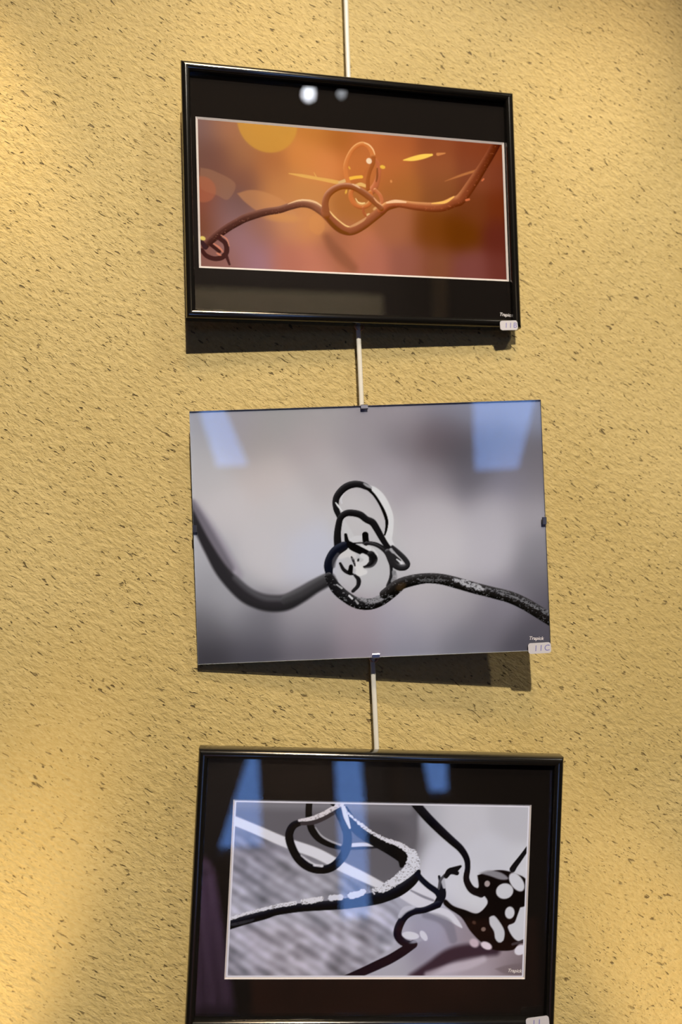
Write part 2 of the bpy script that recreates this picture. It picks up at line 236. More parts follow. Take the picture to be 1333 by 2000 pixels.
# ------------------------------------------------------------------ the photographs: ink colours laid on a fine grid of the sheet
ART1 = dict(sigma=15.0, base=[(-186.5,232.6,125,95,85),(-159.4,235.0,165,110,75),(-108.4,242.5,180,118,62),(-47.6,241.3,190,120,55),(-18.9,236.0,168,98,45),(16.9,237.1,185,105,55),(56.4,233.8,168,92,50),(103.6,237.6,142,76,45),(158.6,235.4,130,65,40),(190.3,238.0,125,60,35),(-187.2,198.6,115,80,65),(-166.4,194.1,118,78,64),(-141.9,202.1,165,110,70),(-105.3,192.4,170,105,60),(-67.6,201.6,205,130,65),(-39.2,197.4,210,130,70),(2.7,200.5,190,110,55),(48.8,203.9,185,105,55),(102.4,201.3,150,85,50),(157.3,198.7,130,70,45),(196.0,201.5,120,60,40),(-188.5,143.2,135,75,55),(-155.6,139.1,110,80,70),(-136.6,171.4,128,83,64),(-99.8,167.7,190,125,70),(-62.4,164.0,195,130,70),(-5.2,151.8,172,106,52),(61.3,178.8,165,100,50),(108.3,175.5,135,80,45),(148.9,158.3,115,60,35),(194.5,161.2,110,50,30),(-186.0,118.8,118,68,44),(-161.9,126.4,148,108,102),(-144.5,96.5,150,110,108),(-119.8,110.2,150,100,80),(-88.7,118.2,195,130,85),(-57.3,120.0,205,135,75),(-6.8,97.4,190,115,75),(53.0,126.3,165,100,65),(93.0,122.1,120,65,30),(133.9,124.4,105,55,25),(193.0,121.0,100,45,35),(-157.1,77.3,150,100,85),(-126.7,78.8,160,115,118),(-89.6,80.6,180,110,85),(-52.0,82.4,195,120,90),(-27.4,96.3,152,92,62),(12.1,79.2,175,105,80),(64.8,81.6,150,90,70),(98.2,76.7,130,75,50),(145.9,72.3,125,70,60),(191.2,74.3,110,55,45),(-181.1,73.1,135,90,75)],
items=[
('e',(202,146,60),3.26,[(-108.3,245.0)],{'rx':36.5,'ry':37.8,'ang':3.6,'a':0.8}),
('p',(158,112,80),1.96,[(-189.5,182.9),(-173.3,179.8),(-148.9,166.5),(-157.6,146.6),(-170.5,150.5),(-190.1,158.8)],{'a':0.55}),
('e',(172,98,66),2.61,[(-187.6,156.8)],{'rx':15.64,'ry':15.64,'ang':3.6,'a':0.6}),
('p',(202,138,82),2.61,[(-146.8,154.5),(-131.3,159.8),(-112.1,158.0),(-88.2,147.4),(-74.1,127.4),(-91.2,126.4),(-112.8,131.2),(-124.7,135.3),(-138.7,145.4)],{'a':0.55}),
('e',(208,142,78),5.21,[(-92.8,128.0)],{'rx':22.16,'ry':5.21,'ang':-1.4,'a':0.6}),
('e',(212,140,76),1.96,[(-50.9,122.3)],{'rx':9.78,'ry':12.38,'ang':3.6,'a':0.5}),
('s',(140,84,56),10.43,[(-38.6,107.1,5.11),(-32.5,96.1,6.4),(-21.4,83.9,7.72),(-7.6,70.6,6.47)],{'a':0.7}),
('s',(180,112,62),1.63,[(116.2,187.7,0.34),(138.1,196.8,1.39),(160.1,205.0,1.4)],{}),
('s',(248,200,84),1.3,[(62.1,210.8,0.67),(74.6,213.6,2.84),(88.2,217.5,3.06),(99.9,220.6,1.37)],{}),
('s',(205,132,72),1.3,[(107.7,221.8,2.06),(117.5,223.9,0.69)],{}),
('s',(222,166,82),0.98,[(-83.6,183.3,0.63),(-65.3,181.5,2.03),(-49.3,179.6,1.91),(-36.6,178.2,2.31),(-23.3,176.4,2.45)],{}),
('s',(222,166,82),0.65,[(-52.8,186.8,0.38),(-48.7,179.0,0.89)],{}),
('s',((222,140,88),(186,104,62),(150,84,46)),1.04,[(25.6,208.4,1.98),(29.0,203.2,2.65),(29.7,194.7,2.98),(27.8,184.5,3.3),(24.2,174.9,4.29),(19.3,168.4,4.6)],{}),
('s',((150,88,50),(140,78,42),(130,70,38)),1.3,[(27.6,197.7,0.93),(27.3,188.3,1.32),(25.9,181.3,0.92)],{}),
('s',((235,180,120),(196,112,66),(150,78,40)),0.98,[(24.0,170.3,2.24),(30.1,163.7,2.51),(32.3,156.9,2.25),(30.9,151.4,1.98)],{}),
('s',((218,160,92),(200,112,56),(158,84,42)),1.04,[(-3.3,170.7,2.6),(-7.0,165.1,2.92),(-6.8,157.4,3.12),(-1.6,150.1,3.25),(6.9,147.9,3.14),(15.6,151.9,3.15),(18.6,159.1,2.96),(17.6,166.8,2.63)],{}),
('s',(226,176,96),0.91,[(-0.1,174.8,1.3),(5.8,176.1,2.29),(11.6,174.5,1.97)],{}),
('s',(244,205,130),0.78,[(-1.2,157.8,0.52),(1.6,153.4,0.85),(6.2,152.1,1.05),(10.2,153.0,0.65)],{}),
('s',((226,160,100),(172,92,50),(150,80,44)),0.91,[(8.0,146.8,1.57),(9.0,140.0,1.83),(13.6,136.0,1.96)],{}),
('e',(228,188,118),1.3,[(15.2,138.0)],{'rx':3.13,'ry':2.19,'ang':3.6,'a':1.0}),
('e',(215,160,96),1.3,[(23.7,146.7)],{'rx':3.52,'ry':1.96,'ang':28.6,'a':1.0}),
('s',(186,106,54),1.3,[(-3.1,180.0,2.61),(3.2,182.4,1.96),(10.5,188.7,1.7),(16.2,196.8,1.97)],{}),
('s',(240,182,66),0.98,[(-7.3,182.6,2.08),(0.2,184.5,1.96),(7.2,185.6,1.96)],{}),
('s',(220,176,108),0.98,[(-21.0,176.4,1.94),(-12.4,180.0,2.08)],{}),
('s',((238,176,104),(206,122,62),(186,98,46)),0.85,[(-9.4,176.5,2.86),(-12.2,185.5,2.73),(-13.1,196.2,2.73),(-10.0,207.2,2.73),(-4.3,217.7,2.61),(2.9,224.8,2.62),(10.1,227.3,2.76),(17.0,224.4,3.03),(21.6,218.2,3.3),(22.9,211.3,3.3)],{}),
('s',((196,124,66),(164,90,44),(142,76,36)),0.85,[(22.9,211.3,3.3),(21.5,203.4,3.16),(17.7,193.8,2.63),(15.1,182.8,2.5),(14.8,171.2,2.63)],{}),
('s',(240,186,122),0.65,[(11.7,229.0,0.53),(17.9,226.8,0.92),(22.8,221.4,0.92),(25.0,215.3,0.53)],{}),
('e',(238,206,160),1.3,[(17.3,206.4)],{'rx':3.6,'ry':3.76,'ang':3.6,'a':1.0}),
('e',(232,180,66),0.98,[(34.6,200.0)],{'rx':3.44,'ry':2.35,'ang':-6.4,'a':1.0}),
('e',(226,170,66),0.98,[(-13.1,165.5)],{'rx':1.25,'ry':2.82,'ang':-16.4,'a':1.0}),
('e',(226,170,66),0.78,[(-8.0,195.8)],{'rx':0.94,'ry':2.03,'ang':28.6,'a':1.0}),
('e',(214,140,76),0.98,[(45.1,182.6)],{'rx':1.41,'ry':1.88,'ang':3.6,'a':1.0}),
('s',((118,74,60),(74,40,34),(52,26,24)),0.91,[(-186.4,88.5,3.58),(-173.9,100.5,4.44),(-159.6,111.8,4.6),(-147.7,119.4,4.62),(-136.9,125.5,4.77),(-115.2,133.5,4.57),(-97.0,137.7,4.36),(-83.5,142.8,4.39),(-68.7,146.9,4.42),(-56.4,145.5,4.7),(-43.1,138.1,5.24),(-37.0,132.1,5.12)],{'c2':((220,164,116),(156,96,62),(112,62,38)),'ce':2.2,'sp':((140,88,66),0.28,1.6)}),
('s',(236,190,132),0.65,[(-85.8,145.7,0.38),(-73.5,150.5,1.01),(-62.4,151.7,1.27),(-51.4,149.7,1.15),(-42.9,144.7,0.64)],{}),
('s',(66,34,32),0.85,[(-169.3,99.0,2.71),(-162.4,93.3,2.9),(-161.0,83.8,3.02),(-166.3,76.3,3.01),(-175.7,74.1,2.88),(-185.0,77.2,2.74),(-190.0,83.5,2.38)],{}),
('s',(206,132,98),0.65,[(-166.9,102.7,0.6),(-160.5,98.2,0.79),(-157.8,90.0,0.48)],{}),
('s',(210,130,96),0.65,[(-175.9,92.0,0.72),(-169.6,87.6,1.2),(-165.0,82.4,0.6)],{}),
('s',(62,32,30),0.78,[(-179.4,90.6,2.15),(-169.7,83.1,2.16)],{}),
('s',(70,36,34),0.78,[(-161.6,78.4,2.05),(-158.1,68.1,1.33)],{}),
('s',(60,36,38),0.78,[(-190.4,94.2,2.38),(-185.9,87.3,2.98)],{}),
('e',(224,196,96),0.78,[(-188.7,97.9)],{'rx':3.31,'ry':2.54,'ang':-16.4,'a':1.0}),
('e',(210,130,94),0.91,[(-170.3,79.7)],{'rx':3.31,'ry':1.27,'ang':-26.4,'a':1.0}),
('s',((182,112,70),(148,82,50),(112,58,24)),1.04,[(-39.8,137.8,5.76),(-33.1,129.8,6.41),(-24.1,121.9,6.76),(-14.2,117.1,6.08),(-4.9,118.2,5.84),(7.0,125.2,5.87),(19.0,134.4,5.58),(30.3,143.6,5.61),(39.2,150.3,5.04),(53.9,155.1,4.67)],{}),
('s',(112,60,20),2.61,[(-38.4,131.7,1.92),(-31.0,123.0,2.57),(-22.0,115.9,2.58),(-12.8,113.4,1.29)],{'a':0.8}),
('s',(240,192,116),0.59,[(-34.7,140.3,0.51),(-29.9,134.5,0.96),(-22.4,128.1,0.84),(-14.8,123.0,0.97),(-9.4,121.8,0.65)],{}),
('s',(206,146,92),0.91,[(-9.4,121.8,1.04),(-1.6,125.5,1.56),(7.9,131.4,1.44),(11.2,134.7,0.65)],{}),
('s',((240,172,102),(178,98,56),(122,58,32)),0.98,[(30.8,145.4,4.95),(40.4,152.2,4.64),(53.7,154.8,4.67),(78.4,153.1,5.4),(107.3,153.8,6.28),(127.0,161.7,6.89),(137.0,166.5,6.92),(153.5,188.4,6.7),(168.3,210.3,6.05),(181.0,230.4,5.95),(192.1,249.5,5.98)],{'c2':((132,64,42),(86,36,24),(60,24,16)),'ce':1.3,'sp':((186,104,60),0.26,1.8)}),
('s',(246,196,140),0.98,[(38.6,155.1,1.06),(50.0,157.6,2.0),(63.3,157.4,1.07)],{}),
('s',(252,190,92),0.98,[(97.8,157.9,0.68),(115.3,160.9,1.78),(127.3,168.3,0.83)],{}),
('s',(206,110,66),0.78,[(143.8,165.1,1.39),(147.8,166.3,1.39)],{}),
('s',(206,110,66),0.78,[(166.6,192.1,1.05),(168.8,194.2,1.05)],{}),
('s',((206,146,108),(146,82,46),(128,66,24)),0.98,[(-39.1,135.5,5.12),(-39.8,149.2,4.22),(-36.7,159.3,4.17),(-29.6,166.7,4.12),(-20.4,171.4,3.88),(-11.0,172.8,3.89),(-1.8,171.2,3.91),(8.2,166.1,4.19),(17.4,159.8,4.2),(25.1,153.3,3.95),(31.2,147.1,3.3)],{}),
('s',(226,178,128),0.78,[(-4.8,175.6,0.65),(0.6,173.7,1.3),(4.5,171.3,0.65)],{}),
('s',(224,160,104),0.78,[(22.1,160.1,0.53),(25.9,155.7,1.05),(32.1,151.4,0.66)],{})])

ART2 = dict(sigma=19.9, base=[(-198.6,288.4,150,150,158),(-160.1,278.0,150,145,150),(-93.9,284.9,150,147,146),(-45.8,283.2,155,150,150),(2.5,284.6,145,138,142),(50.8,283.0,150,143,148),(93.5,287.6,140,140,152),(129.9,286.4,130,133,150),(196.8,284.2,130,134,152),(-197.0,249.3,165,163,165),(-131.0,253.0,155,148,146),(-70.8,256.9,165,155,155),(-10.9,248.8,150,143,146),(43.6,253.0,122,115,120),(80.2,257.8,92,80,84),(109.8,238.6,76,72,78),(98.5,260.2,96,88,94),(146.2,237.4,100,102,112),(194.6,229.6,106,102,108),(-192.0,219.1,180,175,175),(-120.3,216.5,187,177,174),(-48.1,220.0,175,168,168),(23.9,211.4,160,153,158),(78.3,209.5,138,131,136),(120.7,208.0,100,96,104),(163.2,206.5,126,122,134),(202.5,199.0,120,115,120),(-169.6,176.3,190,184,184),(-97.9,173.6,187,182,182),(-13.8,170.6,186,182,182),(76.7,167.3,180,174,177),(143.3,164.8,172,167,172),(198.0,162.8,155,150,155),(-195.1,129.3,170,168,172),(-123.5,126.6,190,185,186),(-75.6,124.8,186,186,196),(-4.0,110.0,182,180,181),(80.8,118.9,187,182,184),(141.4,116.6,177,172,177),(201.8,108.2,140,137,142),(200.8,84.1,110,106,112),(-196.5,87.5,150,148,152),(-167.2,74.4,160,158,162),(-78.2,52.9,170,165,168),(54.4,59.7,180,174,175),(102.7,57.8,165,160,163),(157.1,55.6,135,130,138),(-198.0,45.8,100,97,102),(-138.4,43.4,115,112,118),(-78.9,35.0,125,121,128),(-18.7,38.6,160,150,155),(29.4,36.7,160,155,165),(71.5,35.0,155,150,158),(131.9,32.6,115,110,118),(198.6,29.9,90,85,92),(-199.3,7.1,70,67,72),(-139.7,7.6,86,83,90),(-79.7,11.1,108,103,110),(-19.8,8.7,130,120,128),(40.4,9.2,130,128,138),(100.8,9.8,110,108,116),(179.5,9.6,82,79,86),(-200.1,-16.7,58,55,60),(-140.5,-16.2,70,67,74),(-80.6,-12.8,96,91,98),(184.8,-11.7,76,72,80),(218.6,71.3,84,80,88),(220.1,107.5,126,122,128)],
items=[
('s',(150,143,152),9.63,[(-207.6,183.6,8.35),(-191.7,157.9,9.54),(-176.0,131.0,9.55),(-159.0,102.8,7.16)],{'a':0.8}),
('s',(104,98,106),7.22,[(-209.9,186.7,5.96),(-196.4,161.7,7.15),(-182.9,136.0,7.75),(-168.3,110.3,6.56)],{'a':0.85}),
('s',((74,70,74),(50,47,50),(42,40,42)),4.82,[(-213.4,186.8,3.58),(-202.4,159.5,4.77),(-189.1,131.5,5.96),(-174.4,105.8,7.75),(-152.6,81.6,9.25),(-135.0,71.3,9.56),(-118.4,67.4,9.86),(-101.6,68.2,9.57),(-84.6,75.9,8.99),(-68.1,85.2,8.1),(-51.0,93.2,7.5)],{}),
('s',(94,92,96),6.02,[(-160.4,98.8,2.98),(-146.0,84.9,2.99),(-128.1,74.3,2.99),(-108.3,71.8,2.39)],{'a':0.6}),
('s',((96,94,96),(66,64,66),(46,44,46)),2.41,[(-101.6,70.6,6.58),(-84.5,77.1,6.89),(-68.0,86.1,6.6),(-52.8,93.3,6.3),(-45.7,90.0,4.8)],{'a':0.85}),
('s',(205,203,202),1.5,[(-1.3,199.8,1.81),(5.9,196.4,3.02),(13.7,187.9,3.92),(20.0,176.0,3.92),(23.8,164.1,3.62),(23.7,154.1,3.62),(22.0,145.1,4.22),(20.8,136.2,4.22),(25.4,127.0,3.02)],{}),
('s',(190,188,188),1.81,[(-27.4,128.9,3.61),(-24.3,139.6,4.81),(-28.4,150.6,4.21),(-30.8,159.7,1.8)],{}),
('s',(196,194,194),1.2,[(-22.6,137.8,3.01),(-16.2,139.3,3.61),(-8.9,140.0,2.41)],{}),
('s',(198,194,192),2.41,[(-36.7,120.9,4.81),(-27.6,124.2,6.01),(-21.4,119.4,3.61)],{}),
('s',(206,203,200),1.81,[(-19.0,111.2,3.61),(-13.9,102.9,4.81),(-15.9,98.5,3.61),(-8.6,100.0,3.01)],{}),
('s',(196,194,193),1.2,[(-12.9,129.0,3.61),(-2.3,124.1,5.42),(4.8,119.3,3.01)],{'m':0.25}),
('s',((64,62,64),(34,32,34),(26,24,26)),0.72,[(-36.4,166.3,3.01),(-39.6,176.3,3.61),(-38.8,188.0,3.97),(-31.2,197.7,4.21),(-22.0,202.6,4.22),(-12.0,203.2,3.98),(-3.1,199.8,3.62),(1.3,196.1,1.81)],{}),
('s',(26,24,26),0.6,[(-2.2,198.0,1.81),(5.2,190.5,1.57),(11.8,179.9,1.57),(16.8,168.8,1.93),(19.4,158.8,1.81),(18.6,149.8,1.45),(16.5,142.6,0.96)],{}),
('s',(214,212,210),0.6,[(-40.0,182.7,0.48),(-37.3,178.9,1.08),(-34.7,175.2,0.84),(-32.6,172.4,0.6)],{}),
('s',(196,194,194),0.6,[(-32.7,181.5,0.84),(-33.2,186.9,0.84),(-29.5,193.1,0.36)],{}),
('s',(150,148,150),1.81,[(-5.6,203.6,0.9),(-2.1,201.2,1.51),(2.3,198.8,1.21)],{}),
('s',((58,56,58),(32,30,32),(24,22,24)),0.78,[(-38.7,129.4,4.81),(-39.3,142.9,4.21),(-37.7,154.6,3.85),(-34.7,164.4,3.61),(-28.2,169.4,3.73),(-20.5,169.7,3.97),(-11.5,167.2,4.1),(-4.5,161.5,3.98),(2.6,157.6,4.22),(7.7,149.3,3.98),(12.8,139.2,3.62),(17.9,130.4,3.32),(23.0,123.0,3.62)],{}),
('s',(28,26,28),0.72,[(-29.5,144.4,1.8),(-28.0,136.2,2.71),(-22.9,129.7,3.61),(-13.1,124.8,3.91)],{}),
('s',(36,34,36),0.84,[(-1.9,134.7,1.2),(7.1,132.2,1.57),(15.9,126.4,2.05)],{}),
('s',(26,24,26),0.6,[(-6.4,143.5,3.73),(-5.9,134.4,3.73)],{}),
('s',(52,50,52),0.6,[(-21.8,134.1,0.6),(-12.7,134.3,0.84),(-7.4,133.6,1.2)],{}),
('s',((52,54,66),(28,28,36),(34,32,34)),0.9,[(-32.3,131.1,5.41),(-41.5,125.6,6.01),(-47.5,117.7,6.01),(-50.7,108.8,5.64),(-50.6,99.8,4.2)],{}),
('s',(84,82,86),1.81,[(-39.4,121.9,1.8),(-43.7,114.9,2.4),(-44.9,107.7,1.8)],{'a':0.7}),
('s',(26,25,27),0.78,[(-25.4,133.1,3.61),(-14.8,126.8,3.97),(-6.0,121.5,4.21),(0.3,116.8,5.12)],{}),
('s',((60,58,60),(30,28,30),(90,88,90)),0.9,[(-0.6,119.5,4.82),(2.3,114.5,4.82),(-1.0,108.7,3.85),(-8.4,106.3,2.05)],{}),
('s',(200,198,197),1.2,[(-10.6,119.0,3.01),(-6.2,116.1,3.01),(-8.2,110.8,3.01),(-12.8,109.2,2.41)],{}),
('s',(34,32,34),0.72,[(-37.1,111.0,1.56),(-33.3,103.6,2.16),(-27.6,99.4,2.04),(-22.7,97.8,1.2)],{}),
('s',(24,23,25),0.72,[(-24.6,106.9,2.4),(-25.8,99.8,3.01)],{}),
('s',(40,38,40),0.72,[(-23.7,118.2,0.84),(-21.6,114.0,1.56),(-19.9,107.6,0.96)],{'m':0.4}),
('s',((70,68,70),(34,32,34),(50,48,50)),0.72,[(-20.5,96.4,1.56),(-16.3,91.3,2.65),(-17.3,84.1,2.41),(-23.4,78.0,2.04)],{}),
('e',(44,42,44),0.9,[(-15.8,114.2)],{'rx':1.26,'ry':1.99,'ang':-22.1,'a':1.0}),
('s',((90,88,90),(38,36,38),(44,42,44)),0.78,[(-5.5,133.7,1.81),(3.4,131.6,1.81),(10.5,127.7,1.81),(16.6,121.6,1.81),(20.8,112.0,1.81),(22.7,103.3,1.81),(22.0,92.5,2.17),(18.8,82.7,3.01)],{}),
('s',(130,128,130),1.2,[(25.7,98.7,2.41),(26.4,92.3,3.01),(23.9,87.9,2.41)],{'m':0.3}),
('s',((84,82,84),(34,32,34),(20,19,20)),0.78,[(-51.2,96.2,4.8),(-43.1,82.4,6.6),(-31.8,71.6,6.61),(-19.0,63.9,6.61),(-4.6,62.0,6.62),(8.2,65.1,6.02),(20.2,72.7,6.02),(30.5,80.9,6.03)],{'sp':((130,128,130),0.33,1.5)}),
('s',(146,144,146),2.11,[(-17.0,69.2,1.8),(-3.6,65.1,3.01),(8.3,68.5,3.61),(18.4,72.6,3.61)],{'rg':1.2,'sp':((60,58,60),0.42,1.2),'a':0.9}),
('s',(200,198,198),0.72,[(-28.1,72.8,1.08),(-24.6,69.5,1.32)],{}),
('s',(170,168,168),0.72,[(-42.5,86.4,0.6),(-36.3,82.1,1.2)],{'m':0.5}),
('s',(150,148,148),0.9,[(-20.7,67.1,0.9),(-18.1,63.4,1.2)],{}),
('s',(180,178,178),0.72,[(13.8,70.3,1.81),(18.4,71.9,2.11)],{'m':0.3}),
('s',((110,108,110),(44,42,44),(28,26,28)),0.84,[(19.4,122.4,3.62),(23.9,110.9,4.22),(30.9,104.3,3.92),(38.6,103.6,3.62),(42.2,107.5,3.02),(38.1,114.5,3.02),(30.2,122.9,2.71),(25.0,128.5,1.81)],{}),
('s',(160,158,160),1.81,[(23.1,125.0,1.81),(27.4,119.4,1.51)],{}),
('s',(46,44,46),1.2,[(24.6,116.8,3.62),(31.6,111.1,3.02)],{}),
('s',(206,204,204),0.72,[(29.4,113.4,0.6),(35.1,108.7,1.45)],{}),
('s',((70,67,68),(36,33,33),(22,21,22)),0.84,[(13.2,73.0,5.42),(29.5,82.9,6.63),(45.5,87.6,6.64),(63.3,89.7,6.04),(80.9,88.1,6.29),(98.4,83.2,6.65),(119.4,76.3,6.66),(140.5,70.1,6.67),(161.5,63.7,7.04),(179.0,55.1,7.29),(196.3,43.8,7.29),(211.9,33.5,7.3)],{'sp':((112,109,110),0.33,1.6)}),
('s',(176,174,176),1.5,[(95.0,86.9,1.21),(109.1,82.8,3.03),(123.0,77.5,3.63),(130.0,74.1,1.21)],{'rg':1.6,'sp':((60,58,60),0.42,1.4),'a':0.95}),
('s',(120,118,120),1.2,[(133.6,74.8,1.21),(154.6,68.7,2.43),(173.9,60.9,2.43),(193.0,50.4,2.43),(208.7,41.9,3.04)],{'rg':2.0,'sp':((40,38,40),0.55,1.3),'a':0.9}),
('s',(92,90,90),1.2,[(56.1,87.5,1.21),(70.3,87.3,1.81),(84.4,86.4,1.21)],{'rg':1.6,'sp':((40,38,40),0.5,1.2),'a':0.9}),
('e',(78,58,40),3.61,[(33.2,81.2)],{'rx':6.32,'ry':4.06,'ang':27.9,'a':0.5})])

